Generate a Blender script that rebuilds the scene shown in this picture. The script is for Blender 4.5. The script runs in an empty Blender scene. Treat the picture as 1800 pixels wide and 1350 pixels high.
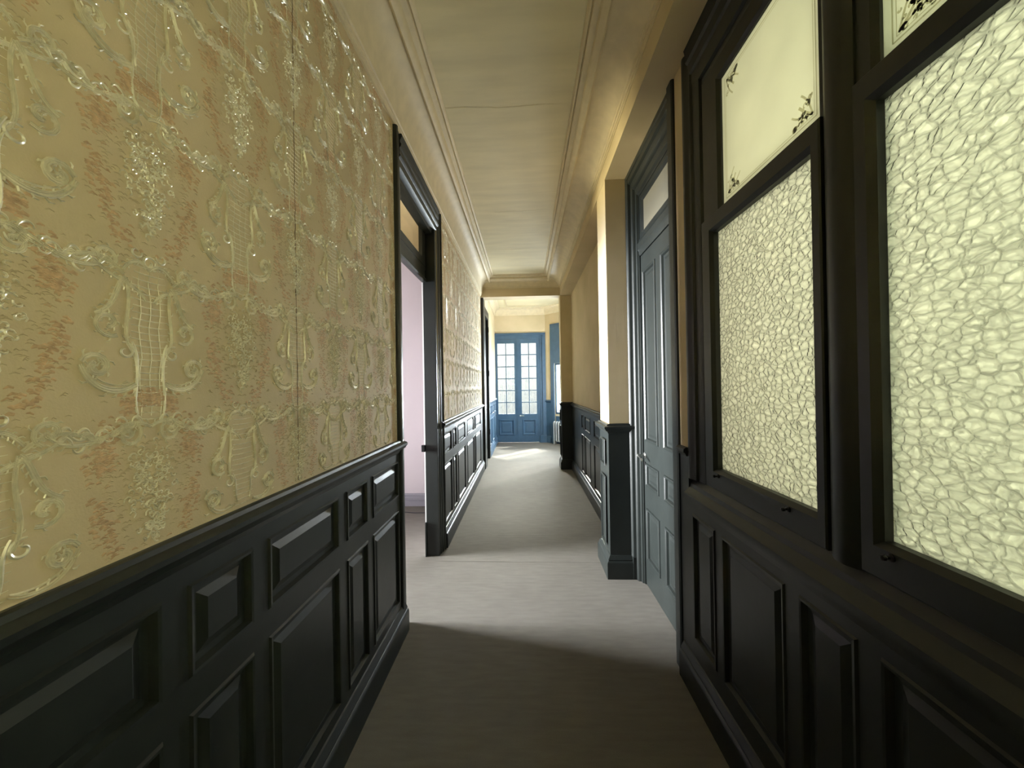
import bpy, bmesh, math, random
from mathutils import Vector, Matrix
C = bpy.context.scene
COL = C.collection

# ------------------------------------------------------------------ camera, world, sun, exposure
F_PX = 650.0
yaw, pitch, roll = math.radians(2.027), math.radians(0.227), math.radians(-0.949)
fw = Vector((-math.sin(yaw) * math.cos(pitch), math.cos(yaw) * math.cos(pitch), math.sin(pitch)))
rt0 = Vector((math.cos(yaw), math.sin(yaw), 0)); up0 = rt0.cross(fw)
rt = rt0 * math.cos(roll) + up0 * math.sin(roll)
up = -rt0 * math.sin(roll) + up0 * math.cos(roll)
cam = bpy.data.cameras.new('camera'); cam.sensor_width = 36; cam.lens = F_PX / 1800 * 36
cam.clip_start = 0.02; cam.clip_end = 100
camo = bpy.data.objects.new('camera', cam); COL.objects.link(camo)
camo.matrix_world = Matrix(((rt.x, up.x, -fw.x, 0), (rt.y, up.y, -fw.y, 0), (rt.z, up.z, -fw.z, 1.5), (0, 0, 0, 1)))
C.camera = camo

W = bpy.data.worlds.new('world'); C.world = W; W.use_nodes = True
W.node_tree.nodes['Background'].inputs[0].default_value = (0.78, 0.9, 1.0, 1)
W.node_tree.nodes['Background'].inputs[1].default_value = 0.6
C.view_settings.view_transform = 'Standard'; C.view_settings.look = 'None'
C.view_settings.gamma = 1; C.view_settings.use_curve_mapping = False
C.view_settings.exposure = 0.0

def sun(name, d, power, color, angle):
    l = bpy.data.lights.new(name, 'SUN'); l.energy = power; l.color = color; l.angle = math.radians(angle)
    o = bpy.data.objects.new(name, l); COL.objects.link(o)
    o.rotation_euler = Vector(d).to_track_quat('-Z', 'Y').to_euler(); o.location = (3, 12, 6)
def area(name, loc, d, sx, sy, power, color, spread=180):
    l = bpy.data.lights.new(name, 'AREA'); l.shape = 'RECTANGLE'; l.size = sx; l.size_y = sy
    l.energy = power; l.color = color; l.spread = math.radians(spread)
    o = bpy.data.objects.new(name, l); COL.objects.link(o); o.location = loc
    o.rotation_euler = Vector(d).to_track_quat('-Z', 'Y').to_euler()
sun('sun', (-1.1, -1.2, -1.4), 30, (1, 0.97, 0.9), 0.6)
# daylight outside the visible partition bays, the side room window, the end room windows; plus added fill lamps
area('daylight_window_far_bay', (1.55, 1.40, 1.9), (-1, 0, 0), 0.6, 2.0, 17, (1.0, 0.93, 0.66))
area('daylight_window_near_bay', (1.55, 0.50, 1.9), (-1, 0, 0), 0.9, 2.0, 22, (0.93, 1.0, 0.66))
area('added_fill_behind', (1.55, -1.1, 1.9), (-1, 0, 0), 1.9, 2.0, 235, (1.0, 0.97, 0.64), 110)  # added fill lamp behind the camera, brightens the near walls
area('daylight_side_room', (-4.3, 2.75, 1.5), (1, -.06, -.08), 1.0, 1.9, 285, (0.94, 0.965, 0.985), 60)
area('daylight_end_window', (1.25, 9.85, 1.50), (-.42, -1, -.03), 0.8, 1.4, 450, (0.88, 0.94, 1.0), 100)
area('daylight_end_room', (1.5, 8.0, 1.8), (-1, .35, .1), 1.4, 1.8, 320, (0.78, 0.89, 1.0))
area('added_fill_beyond_door', (-0.2, 16.0, 5.2), (0, -11.5, -4.5), 2.4, 0.7, 1050, (1.0, 0.97, 0.90), 50)  # lamp added out of view beyond the double door to brighten the corridor floor

# ------------------------------------------------------------------ materials
def mat(name):
    m = bpy.data.materials.new(name); m.use_nodes = True
    n = m.node_tree.nodes; return m, n, m.node_tree.links, n['Principled BSDF']
def ramp(n, pts):
    r = n.new('ShaderNodeValToRGB'); e = r.color_ramp.elements
    while len(e) < len(pts): e.new(0.5)
    for i, (p, c) in enumerate(pts): e[i].position = p; e[i].color = (*c, 1)
    return r
def coords(n, l, scale=(1, 1, 1)):
    g = n.new('ShaderNodeNewGeometry'); m = n.new('ShaderNodeMapping'); m.inputs['Scale'].default_value = scale
    l.new(g.outputs['Position'], m.inputs[0]); return m.outputs[0]
def noise(n, l, co, scale, detail=3, rough=.5):
    t = n.new('ShaderNodeTexNoise'); t.inputs['Scale'].default_value = scale
    t.inputs['Detail'].default_value = detail; t.inputs['Roughness'].default_value = rough
    l.new(co, t.inputs['Vector']); return t.outputs['Fac']
def bump(n, l, h, strength, dist, prev=None):
    b = n.new('ShaderNodeBump'); b.inputs['Strength'].default_value = strength; b.inputs['Distance'].default_value = dist
    l.new(h, b.inputs['Height'])
    if prev: l.new(prev, b.inputs['Normal'])
    return b.outputs[0]
def simple(name, color, rough=.5, metal=0, spec=.5, nscale=None, var=.15, bstr=0, bdist=.001, stretch=(1, 1, 1)):
    m, n, l, p = mat(name)
    p.inputs['Base Color'].default_value = (*color, 1); p.inputs['Roughness'].default_value = rough
    p.inputs['Metallic'].default_value = metal; p.inputs['Specular IOR Level'].default_value = spec
    if nscale:
        co = coords(n, l, stretch); f = noise(n, l, co, nscale)
        r = ramp(n, [(.3, [c * (1 - var) for c in color]), (.7, [min(1, c * (1 + var)) for c in color])])
        l.new(f, r.inputs[0]); l.new(r.outputs[0], p.inputs['Base Color'])
        if bstr: l.new(bump(n, l, f, bstr, bdist), p.inputs['Normal'])
    return m

PAINT = simple('dark_gloss_paint', (0.0128, 0.0162, 0.0150), .40, spec=.45, nscale=9, var=.12, bstr=.25, bdist=.004)
GLAREPAINT = simple('dark_paint_blue_glare', (0.045, 0.092, 0.150), .36, spec=.5, nscale=9, var=.1)  # the dark gloss paint again, with the end room's bluish glare put into its colour
PLASTER = simple('ceiling_plaster', (0.72, 0.645, 0.43), .7, nscale=3.5, var=.06, bstr=.3, bdist=.01, stretch=(.6, 3.0, 1))
CORNICE = simple('cornice_plaster', (0.68, 0.585, 0.40), .6, nscale=14, var=.06, bstr=.15, bdist=.004)
SIDEWALL = simple('pale_pink_wall', (0.72, 0.665, 0.69), .8, nscale=2, var=.02)
SIDETRIM = simple('grey_skirting_paint', (0.30, 0.30, 0.34), .4)
WHITE = simple('white_paint', (0.75, 0.75, 0.74), .35)
METAL = simple('worn_metal', (0.55, 0.55, 0.52), .3, metal=1)
BLACKMETAL = simple('black_metal', (0.02, 0.02, 0.02), .4, metal=.6)
RUBBER = simple('cable_sheath', (0.05, 0.05, 0.06), .5)
RADMAT = simple('radiator_paint', (0.45, 0.46, 0.46), .4)

def wallpaper():
    m, n, l, p = mat('damask_paper')
    co = coords(n, l)
    f1 = noise(n, l, co, 2.2, 4); f2 = noise(n, l, co, 260, 2)
    r = ramp(n, [(.25, (0.51, 0.42, 0.25)), (.55, (0.59, 0.485, 0.31)), (.8, (0.64, 0.52, 0.35))])
    l.new(f1, r.inputs[0]); l.new(r.outputs[0], p.inputs['Base Color'])
    b = bump(n, l, f1, .25, .01); b = bump(n, l, f2, .35, .0012, b)
    f3 = noise(n, l, coords(n, l, (1, 1, .25)), 26, 4); b = bump(n, l, f3, .25, .003, b)
    l.new(b, p.inputs['Normal']); p.inputs['Roughness'].default_value = .7; p.inputs['Specular IOR Level'].default_value = .25
    return m
PAPER = wallpaper()
SILVER = simple('silver_thread_relief', (0.80, 0.745, 0.58), .28, metal=.3, spec=1.0, nscale=60, var=.15, bstr=.3, bdist=.001)
ROSE = simple('rose_brown_relief', (0.53, 0.36, 0.205), .65, nscale=90, var=.25, bstr=.4, bdist=.001)

def carpet():
    m, n, l, p = mat('grey_carpet')
    co = coords(n, l)
    f1 = noise(n, l, co, 1.6, 4, .6); f2 = noise(n, l, co, 320, 2, .7); f3 = noise(n, l, coords(n, l, (1, 5, 1)), 7, 3)
    r = ramp(n, [(.3, (0.122, 0.114, 0.099)), (.7, (0.190, 0.179, 0.160))])
    a = n.new('ShaderNodeMath'); a.operation = 'ADD'; s = n.new('ShaderNodeMath'); s.operation = 'MULTIPLY'; s.inputs[1].default_value = .33
    b2 = n.new('ShaderNodeMath'); b2.operation = 'ADD'
    l.new(f1, a.inputs[0]); l.new(f2, a.inputs[1]); l.new(a.outputs[0], b2.inputs[0]); l.new(f3, b2.inputs[1]); l.new(b2.outputs[0], s.inputs[0])
    l.new(s.outputs[0], r.inputs[0]); l.new(r.outputs[0], p.inputs['Base Color'])
    b = bump(n, l, f3, .3, .006); b = bump(n, l, f2, .7, .003, b)
    l.new(b, p.inputs['Normal']); p.inputs['Roughness'].default_value = .95; p.inputs['Specular IOR Level'].default_value = .1
    return m
CARPET = carpet()

def glass_translucent(name, tint, cell=None, stretch=(1, 1, 1), mottle=.06, line=.35, bstr=.6):
    """frosted or pebbled glass: daylight scatters through it; the pebbles refract as relief"""
    m, n, l, p = mat(name); n.remove(p)
    out = n['Material Output']
    tr = n.new('ShaderNodeBsdfTranslucent'); gl = n.new('ShaderNodeBsdfGlossy'); gl.inputs['Roughness'].default_value = .12
    mix = n.new('ShaderNodeMixShader'); fr = n.new('ShaderNodeFresnel'); fr.inputs[0].default_value = 1.45
    co = coords(n, l, stretch)
    f1 = noise(n, l, co, 3.0, 3)
    lo = [c * (1 - mottle) for c in tint]
    r = ramp(n, [(.3, lo), (.7, tint)]); l.new(f1, r.inputs[0])
    col = r.outputs[0]
    if cell:
        nz = n.new('ShaderNodeTexNoise'); nz.inputs['Scale'].default_value = cell * .8; nz.inputs['Detail'].default_value = 2
        l.new(co, nz.inputs['Vector'])
        sc = n.new('ShaderNodeVectorMath'); sc.operation = 'SCALE'; sc.inputs['Scale'].default_value = .75 / cell
        sb = n.new('ShaderNodeVectorMath'); sb.operation = 'SUBTRACT'; sb.inputs[1].default_value = (.5, .5, .5)
        ad = n.new('ShaderNodeVectorMath'); ad.operation = 'ADD'
        l.new(nz.outputs['Color'], sb.inputs[0]); l.new(sb.outputs[0], sc.inputs[0]); l.new(co, ad.inputs[0]); l.new(sc.outputs[0], ad.inputs[1])
        v = n.new('ShaderNodeTexVoronoi'); v.feature = 'DISTANCE_TO_EDGE'; v.inputs['Scale'].default_value = cell
        l.new(ad.outputs[0], v.inputs['Vector'])
        rr = ramp(n, [(0, (0, 0, 0)), (.10, (.65, .65, .65)), (.3, (1, 1, 1))]); l.new(v.outputs['Distance'], rr.inputs[0])
        rl = ramp(n, [(0, (1 - line,) * 3), (.055, (1 - line * .5,) * 3), (.13, (1, 1, 1))]); l.new(v.outputs['Distance'], rl.inputs[0])
        mx = n.new('ShaderNodeMix'); mx.data_type = 'RGBA'; mx.blend_type = 'MULTIPLY'; mx.inputs[0].default_value = 1
        l.new(col, mx.inputs[6]); l.new(rl.outputs[0], mx.inputs[7]); col = mx.outputs[2]
        b = bump(n, l, rr.outputs[0], bstr, .012)
        for x in (tr, gl, fr): l.new(b, x.inputs['Normal'])
    l.new(col, tr.inputs[0]); l.new(fr.outputs[0], mix.inputs[0]); l.new(tr.outputs[0], mix.inputs[1]); l.new(gl.outputs[0], mix.inputs[2])
    l.new(mix.outputs[0], out.inputs[0])
    return m
PEBBLE = glass_translucent('pebbled_glass', (0.95, 0.95, 0.90), 50, (1, .70, 1.0), .05, .17, .55)
FROST = glass_translucent('frosted_glass', (0.86, 0.86, 0.78), None, (1, 1, 1), .12)
ETCH = glass_translucent('etched_ornament_glass', (0.60, 0.58, 0.45), None)
CREAMGLASS = glass_translucent('cream_transom_glass', (0.85, 0.78, 0.60), None, mottle=.1)

def lace(name='lace_fabric', thin=.12, dens=1.0):
    m, n, l, p = mat(name); n.remove(p); out = n['Material Output']
    tr = n.new('ShaderNodeBsdfTranslucent'); df = n.new('ShaderNodeBsdfDiffuse'); df.inputs[0].default_value = (.8 * dens, .8 * dens, .8 * dens, 1)
    tp = n.new('ShaderNodeBsdfTransparent')
    co = coords(n, l, (1, 1, .62))
    w = n.new('ShaderNodeTexVoronoi'); w.inputs['Scale'].default_value = 9; w.inputs['Randomness'].default_value = .35; l.new(co, w.inputs['Vector'])
    wv = n.new('ShaderNodeTexNoise'); wv.inputs['Scale'].default_value = 16; l.new(co, wv.inputs['Vector'])
    a = n.new('ShaderNodeMath'); a.operation = 'MULTIPLY_ADD'; a.inputs[1].default_value = 1.2; l.new(w.outputs['Distance'], a.inputs[0]); l.new(wv.outputs['Fac'], a.inputs[2])
    r = ramp(n, [(.55, [q * dens for q in (.50, .52, .50)]), (.75, [q * dens for q in (.92, .93, .92)]), (.95, [q * dens for q in (.62, .63, .60)])]); l.new(a.outputs[0], r.inputs[0])
    l.new(r.outputs[0], tr.inputs[0])
    m1 = n.new('ShaderNodeMixShader'); m1.inputs[0].default_value = .25; l.new(tr.outputs[0], m1.inputs[1]); l.new(df.outputs[0], m1.inputs[2])
    m2 = n.new('ShaderNodeMixShader'); r2 = ramp(n, [(.55, (max(0, thin - .25),) * 3), (.75, (min(1, thin + .18),) * 3), (.95, (max(0, thin - .12),) * 3)])
    l.new(a.outputs[0], r2.inputs[0]); l.new(r2.outputs[0], m2.inputs[0]); l.new(m1.outputs[0], m2.inputs[1]); l.new(tp.outputs[0], m2.inputs[2])
    l.new(m2.outputs[0], out.inputs[0]); return m
LACE = lace(thin=.72, dens=.25); SHEER = lace('sheer_fabric', .5); DENSE = lace('dense_lace_fabric', .15)
def clear(name='clear_glass', tint=(.95, .97, .96)):
    m, n, l, p = mat(name); n.remove(p); out = n['Material Output']
    tp = n.new('ShaderNodeBsdfTransparent'); tp.inputs[0].default_value = (*tint, 1)
    gl = n.new('ShaderNodeBsdfGlossy'); gl.inputs['Roughness'].default_value = .02
    m1 = n.new('ShaderNodeMixShader'); m1.inputs[0].default_value = .07
    l.new(tp.outputs[0], m1.inputs[1]); l.new(gl.outputs[0], m1.inputs[2]); l.new(m1.outputs[0], out.inputs[0]); return m
CLEAR = clear(); AMBER = clear('pale_amber_glass', (.90, .84, .64))

# ------------------------------------------------------------------ mesh helpers
def obj(name, bm, mats, parent=None, smooth=False, kind=None, flip=True):
    bm.normal_update()
    if flip: bmesh.ops.recalc_face_normals(bm, faces=bm.faces[:])
    me = bpy.data.meshes.new(name); bm.to_mesh(me); bm.free()
    for m in (mats if isinstance(mats, (list, tuple)) else [mats]): me.materials.append(m)
    if smooth:
        for f in me.polygons: f.use_smooth = True
        if smooth != 'all': me.set_sharp_from_angle(angle=math.radians(35))
    o = bpy.data.objects.new(name, me); COL.objects.link(o)
    if parent: o.parent = parent
    elif kind is not False: o['kind'] = 'structure'
    return o
def empty(name, loc=(0, 0, 0), kind='structure'):
    o = bpy.data.objects.new(name, None); COL.objects.link(o); o.location = loc; o.empty_display_size = .1
    if kind: o['kind'] = kind
    return o
def shift(o, parent):
    """children meshes are written in world coordinates: cancel the parent's location"""
    o.matrix_parent_inverse = Matrix.Translation(parent.location).inverted(); return o
def part(name, bm, mats, parent, **k):
    o = obj(name, bm, mats, parent, **k)
    p = parent; base = Vector((0, 0, 0))
    while p: base += p.location; p = p.parent
    if base.length > 0: o.data.transform(Matrix.Translation(-base))
    return o
def thing(name, label, cat, loc, group=None):
    o = empty(name, loc, None); o['label'] = label; o['category'] = cat
    if group: o['group'] = group
    return o
def box(bm, x0, x1, y0, y1, z0, z1, bev=0, mi=0):
    x0, x1 = sorted((x0, x1)); y0, y1 = sorted((y0, y1)); z0, z1 = sorted((z0, z1))
    vs = [bm.verts.new(p) for p in ((x0, y0, z0), (x1, y0, z0), (x1, y1, z0), (x0, y1, z0), (x0, y0, z1), (x1, y0, z1), (x1, y1, z1), (x0, y1, z1))]
    fs = [bm.faces.new([vs[i] for i in q]) for q in ((3, 2, 1, 0), (4, 5, 6, 7), (0, 1, 5, 4), (1, 2, 6, 5), (2, 3, 7, 6), (3, 0, 4, 7))]
    for f in fs: f.material_index = mi
    if bev:
        es = list({e for f in fs for e in f.edges})
        bmesh.ops.bevel(bm, geom=es, offset=bev, segments=2, affect='EDGES', profile=.6)
    return bm
def B(*a, **k):
    return box(bmesh.new(), *a, **k)
def extrude(bm, prof, A, Bp, U, V, mA=0, mB=0, closed=True, cap=True):
    """sweep a 2-D profile (a along U, b along V) from A to Bp; mA, mB slide the ends by a*m (mitres)"""
    A, Bp, U, V = Vector(A), Vector(Bp), Vector(U), Vector(V); D = (Bp - A).normalized()
    va = [bm.verts.new(A + U * a + V * b + D * (a * mA)) for a, b in prof]
    vb = [bm.verts.new(Bp + U * a + V * b - D * (a * mB)) for a, b in prof]
    n = len(prof)
    for i in range(n if closed else n - 1):
        j = (i + 1) % n; bm.faces.new((va[i], va[j], vb[j], vb[i]))
    if cap and closed:
        bm.faces.new(va[::-1]); bm.faces.new(vb)
    return bm
def architrave_prof(w, t0, t1):
    """stepped door casing section: a across the width (outer edge at 0), b outwards"""
    return [(0, 0), (0, t1), (.012, t1 + .004), (.022, t1), (.026, t1 - .006), (w * .42, t1 - .006), (w * .46, t1 - .012),
            (w * .62, t1 - .016), (w * .66, t1 - .022), (w * .93, t1 - .024), (w, t0), (w, 0)]
def lathe(bm, prof, o, axis, up_, seg=20):
    """prof: list of (r, h) around axis from o"""
    o, a, u = Vector(o), Vector(axis).normalized(), Vector(up_).normalized(); w = a.cross(u)
    rings = []
    for r, h in prof:
        rings.append([bm.verts.new(o + a * h + (u * math.cos(t) + w * math.sin(t)) * max(r, 1e-4)) for t in [2 * math.pi * k / seg for k in range(seg)]])
    for p, q in zip(rings, rings[1:]):
        for k in range(seg): bm.faces.new((p[k], p[(k + 1) % seg], q[(k + 1) % seg], q[k]))
    bm.faces.new(rings[0][::-1]); bm.faces.new(rings[-1]); return bm
def tube(bm, pts, rad, seg=10):
    pts = [Vector(p) for p in pts]; rings = []; ref = Vector((.01, .02, 1)).normalized()
    for i, p in enumerate(pts):
        d = (pts[min(i + 1, len(pts) - 1)] - pts[max(i - 1, 0)]).normalized()
        s = d.cross(ref)
        if s.length < .05: s = d.cross(Vector((1, 0, 0)))
        s.normalize(); t = s.cross(d); r = rad(i / (len(pts) - 1)) if callable(rad) else rad
        rings.append([bm.verts.new(p + (s * math.cos(a) + t * math.sin(a)) * r) for a in [2 * math.pi * k / seg for k in range(seg)]])
    for p, q in zip(rings, rings[1:]):
        for k in range(seg): bm.faces.new((p[k], p[(k + 1) % seg], q[(k + 1) % seg], q[k]))
    bm.faces.new(rings[0][::-1]); bm.faces.new(rings[-1]); return bm

class Frame:
    """a vertical plane: origin, direction along u, outward normal"""
    def __init__(s, o, u, n): s.o, s.u, s.n = Vector(o), Vector(u).normalized(), Vector(n).normalized()
    def p(s, u, z, d): v = s.o + s.u * u + s.n * d; return Vector((v.x, v.y, s.o.z + z))
RINGS = [(0, 0), (.005, .006), (.012, .005), (.018, -.011), (.030, -.012), (.034, -.012), (.056, -.002)]
def ring_panel(bm, fr, r, rings, mi=0):
    u0, u1, z0, z1 = r; s = 1.0; m = min(u1 - u0, z1 - z0)
    if m < .16: s = max(.35, m / .16)
    prev = None
    for off, d in rings:
        off *= s
        q = [bm.verts.new(fr.p(a, b, d)) for a, b in ((u0 + off, z0 + off), (u1 - off, z0 + off), (u1 - off, z1 - off), (u0 + off, z1 - off))]
        if prev:
            for i in range(4): bm.faces.new((prev[i], prev[(i + 1) % 4], q[(i + 1) % 4], q[i]))
        prev = q
    f = bm.faces.new(prev); f.material_index = mi
def board(bm, fr, area_, holes, th=.02):
    """a board of thickness th with rectangular holes"""
    us = sorted({area_[0], area_[1], *[h[0] for h in holes], *[h[1] for h in holes]})
    zs = sorted({area_[2], area_[3], *[h[2] for h in holes], *[h[3] for h in holes]})
    vs = {}
    def V(u, z):
        k = (round(u, 5), round(z, 5))
        if k not in vs: vs[k] = bm.verts.new(fr.p(u, z, 0))
        return vs[k]
    for i in range(len(us) - 1):
        for j in range(len(zs) - 1):
            cu, cz = (us[i] + us[i + 1]) / 2, (zs[j] + zs[j + 1]) / 2
            if cu < area_[0] or cu > area_[1] or cz < area_[2] or cz > area_[3]: continue
            if any(h[0] < cu < h[1] and h[2] < cz < h[3] for h in holes): continue
            bm.faces.new((V(us[i], zs[j]), V(us[i + 1], zs[j]), V(us[i + 1], zs[j + 1]), V(us[i], zs[j + 1])))
    a, b, c, d = area_
    o = [bm.verts.new(fr.p(u, z, -th)) for u, z in ((a, c), (b, c), (b, d), (a, d))]; bm.faces.new(o)
    f = [bm.verts.new(fr.p(u, z, 0)) for u, z in ((a, c), (b, c), (b, d), (a, d))]
    for i in range(4): bm.faces.new((f[i], f[(i + 1) % 4], o[(i + 1) % 4], o[i]))
    return bm
DADO_RAIL = [(0, -.045), (.004, -.045), (.010, -.030), (.022, -.024), (.030, -.010), (.036, -.004), (.036, .008), (.028, .014), (.014, .018), (.010, .028), (0, .030)]
BASE = [(0, 0), (.030, 0), (.030, .118), (.026, .130), (.018, .136), (.020, .144), (.012, .160), (.006, .172), (0, .175)]
def dado(name, fr, u0, u1, rects, mats=PAINT, ztop=1.18, rail=True, base=None, zrail=1.15, mb=(0, 0), base_range=None):
    """panelled dado: board + raised panels + rail; the skirting is its own structure object"""
    fr0 = Frame((fr.o.x, fr.o.y, 0), fr.u, fr.n)
    root = obj(name, board(bmesh.new(), fr0, (u0, u1, 0, ztop), rects), mats)
    for r in rects:
        bm = bmesh.new(); ring_panel(bm, fr0, r, RINGS); obj('raised_panel', bm, mats, root, flip=False)
    if rail:
        bm = extrude(bmesh.new(), DADO_RAIL, fr0.p(u0, zrail, 0), fr0.p(u1, zrail, 0), fr0.n, (0, 0, 1), mb[0], mb[1])
        obj('dado_rail', bm, mats, root, smooth=True)
    if base:
        a, b = base_range or (u0, u1)
        bm = extrude(bmesh.new(), BASE, fr0.p(a, 0, 0), fr0.p(b, 0, 0), fr0.n, (0, 0, 1), mb[0], mb[1])
        obj(base, bm, mats, smooth=True)
    return root

# ------------------------------------------------------------------ wallpaper relief
random.seed(7)
def spiral(cx, cy, r0, r1, a0, turns, n=16, sx=1):
    return [(cx + sx * (r0 + (r1 - r0) * t) * math.cos(a0 + turns * 2 * math.pi * t), cy + (r0 + (r1 - r0) * t) * math.sin(a0 + turns * 2 * math.pi * t)) for t in [i / n for i in range(n + 1)]]
def bez(p0, p1, p2, p3, n=14):
    out = []
    for i in range(n + 1):
        t = i / n; s = 1 - t
        out.append(tuple(s ** 3 * a + 3 * s * s * t * b + 3 * s * t * t * c + t ** 3 * d for a, b, c, d in zip(p0, p1, p2, p3)))
    return out
def motif():
    """strokes [(points, width, height, material)] of one damask motif, centre 0,0, repeat .495 x .64 with a half drop"""
    rnd = random.Random(3); S = []
    def both(pts, w, h=.0016, m=1):
        S.append((pts, w, h, m)); S.append(([(-x, y) for x, y in pts], w, h, m))
    # lattice vase: fine horizontal threads
    for k in range(24):
        y = -.155 + k * .0135
        hw = .018 + .020 * abs(math.sin((y + .16) * 9.5)) + (.008 if y > .08 else 0)
        S.append(([(-hw, y), (-hw * .3, y - .002), (hw * .3, y - .002), (hw, y)], .0028, .0008, 1))
    both(bez((.020, -.165), (.045, -.11), (.012, -.07), (.036, -.02)), .006)
    both(bez((.036, -.02), (.062, .02), (.030, .06), (.046, .125)), .007)
    # volutes
    both(spiral(.078, .030, .026, .005, -2.2, 1.15), .008, .002)
    both(bez((.046, .125), (.066, .11), (.060, .06), (.100, .045)), .009, .002)
    both(spiral(.098, -.052, .024, .006, 0.3, 1.2, sx=1), .010, .0024)
    both(bez((.030, -.085), (.055, -.105), (.105, -.105), (.122, -.050)), .011, .0026)
    both(bez((.034, -.082), (.060, -.092), (.095, -.088), (.108, -.060)), .004, .002)
    both(spiral(.048, -.020, .018, .004, 1.2, 1.1), .006)
    both(bez((.036, .0), (.02, -.03), (.03, -.05), (.022, -.08)), .006)
    # crown
    S.append((spiral(0, .165, .016, .004, 0, 1.2), .006, .0016, 1))
    both(bez((0, .150), (.02, .175), (.04, .160), (.052, .138)), .007)
    both(spiral(.026, .182, .012, .003, 3, 1), .005)
    # garland scrolls from the crown to the neighbours, leafy
    g = bez((.050, .130), (.11, .19), (.14, .10), (.205, .155), 22); both(g, .007, .0022)
    for i in range(2, 22, 2):
        x, y = g[i]; a = rnd.uniform(-.6, .6); L = rnd.uniform(.014, .026)
        both(bez((x, y), (x + L * .4, y + L * .7 * (1 if i % 4 else -1)), (x + L, y + L * .8 * (1 if i % 4 else -1)), (x + L * 1.2, y + a * .01), 7), .006)
    both(spiral(.205, .135, .026, .004, 1.4, -1.2), .007, .002)
    # lower swag
    g = bez((0, -.172), (.06, -.135), (.08, -.215), (.155, -.185), 20); both(g, .008, .0022)
    for i in range(2, 20, 2):
        x, y = g[i]; L = rnd.uniform(.012, .022); sg = 1 if i % 4 else -1
        both(bez((x, y), (x + L * .2, y + L * sg), (x + L, y + L * sg), (x + L * 1.1, y + L * .3 * sg), 7), .0055)
    both(spiral(.165, -.165, .022, .004, -1.2, 1.2), .008, .002)
    both(bez((.155, -.185), (.19, -.21), (.22, -.20), (.24, -.235)), .007)
    # bouquet at the lower point of the ogee: dense curls
    def bouquet(cx, cy, rx, ry, n, m=1, sz=1.0):
        for _ in range(n):
            a = rnd.uniform(0, 2 * math.pi); q = math.sqrt(rnd.random())
            x, y = cx + rx * q * math.cos(a), cy + ry * q * math.sin(a)
            if y < cy: x = cx + (x - cx) * (1 - .75 * (cy - y) / ry)
            r = rnd.uniform(.0045, .010) * sz
            S.append((spiral(x, y, r, r * .3, rnd.uniform(0, 6), rnd.choice((-.8, .7, .6)), 6), rnd.uniform(.003, .0048) * sz, rnd.uniform(.001, .002), m))
    bouquet(.2475, .0, .055, .085, 95)
    bouquet(0, -.255, .045, .055, 55)
    bouquet(.0, .255, .030, .035, 24)
    # rose-brown leaf garlands arching over each bouquet
    path = bez((.2475, .205), (.185, .215), (.165, .150), (.150, .085), 12) + bez((.150, .085), (.135, .02), (.150, -.05), (.200, -.125), 12)
    for i, (x, y) in enumerate(path):
        if i in (5, 6, 15, 16): continue
        for _ in range(15 if i < 5 or 9 < i < 14 else 9):
            dx, dy = rnd.gauss(0, .012), rnd.gauss(0, .010); L = rnd.uniform(.007, .015); a = rnd.uniform(-.5, .5)
            both([(x + dx, y + dy), (x + dx + L * .5, y + dy + L * .22 + a * .004), (x + dx + L, y + dy + a * .008)], rnd.uniform(.004, .008), .0008, 2)
    # tone-on-tone short weft dashes
    for _ in range(150):
        x, y = rnd.uniform(.13, .2475), rnd.gauss(.01, .09); L = rnd.uniform(.006, .014)
        both([(x, y), (x + L * .5, y + .002), (x + L, y - .001)], .0028, .0009, 0)
    for _ in range(50):
        x, y = rnd.uniform(0, .11), rnd.uniform(-.30, -.20); L = rnd.uniform(.006, .014)
        both([(x, y), (x + L * .5, y + .002), (x + L, y - .001)], .0028, .0009, 0)
    # lattice uprights
    for q in (-.02, 0, .02):
        S.append(([(q + .003 * math.sin(k * 1.9), -.15 + k * .03) for k in range(11)], .0022, .0007, 1))
    return S
def feathered(S):
    out = []; rnd = random.Random(9)
    for pts, w, h, m in S:
        if w < .0065 or m != 1 or len(pts) < 5: out.append((pts, w, h, m)); continue
        out.append((pts, w * 1.15, h * .35, m))
        n = len(pts); N = []
        for i in range(n):
            ta, tb = pts[min(i + 1, n - 1)][0] - pts[max(i - 1, 0)][0], pts[min(i + 1, n - 1)][1] - pts[max(i - 1, 0)][1]
            L = math.hypot(ta, tb) or 1; N.append((-tb / L, ta / L, ta / L, tb / L))
        for k in (-.34, .06, .40):
            out.append(([(x + N[i][0] * w * k, y + N[i][1] * w * k) for i, (x, y) in enumerate(pts)], w * .30, h * .95, m))
        for i in range(1, n - 1, 2):
            for sg in (-1, 1):
                if rnd.random() < .25: continue
                x, y = pts[i]; nx, ny, tx, ty = N[i]; L = w * rnd.uniform(.7, 1.3)
                out.append(([(x + nx * w * .4 * sg, y + ny * w * .4 * sg), (x + nx * sg * (w * .4 + L * .6) + tx * L * .35, y + ny * sg * (w * .4 + L * .6) + ty * L * .35),
                             (x + nx * sg * (w * .4 + L * .7) + tx * L * .95, y + ny * sg * (w * .4 + L * .7) + ty * L * .95)], w * .42, h * .7, m))
    return out
MOTIF = feathered(motif())
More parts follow.
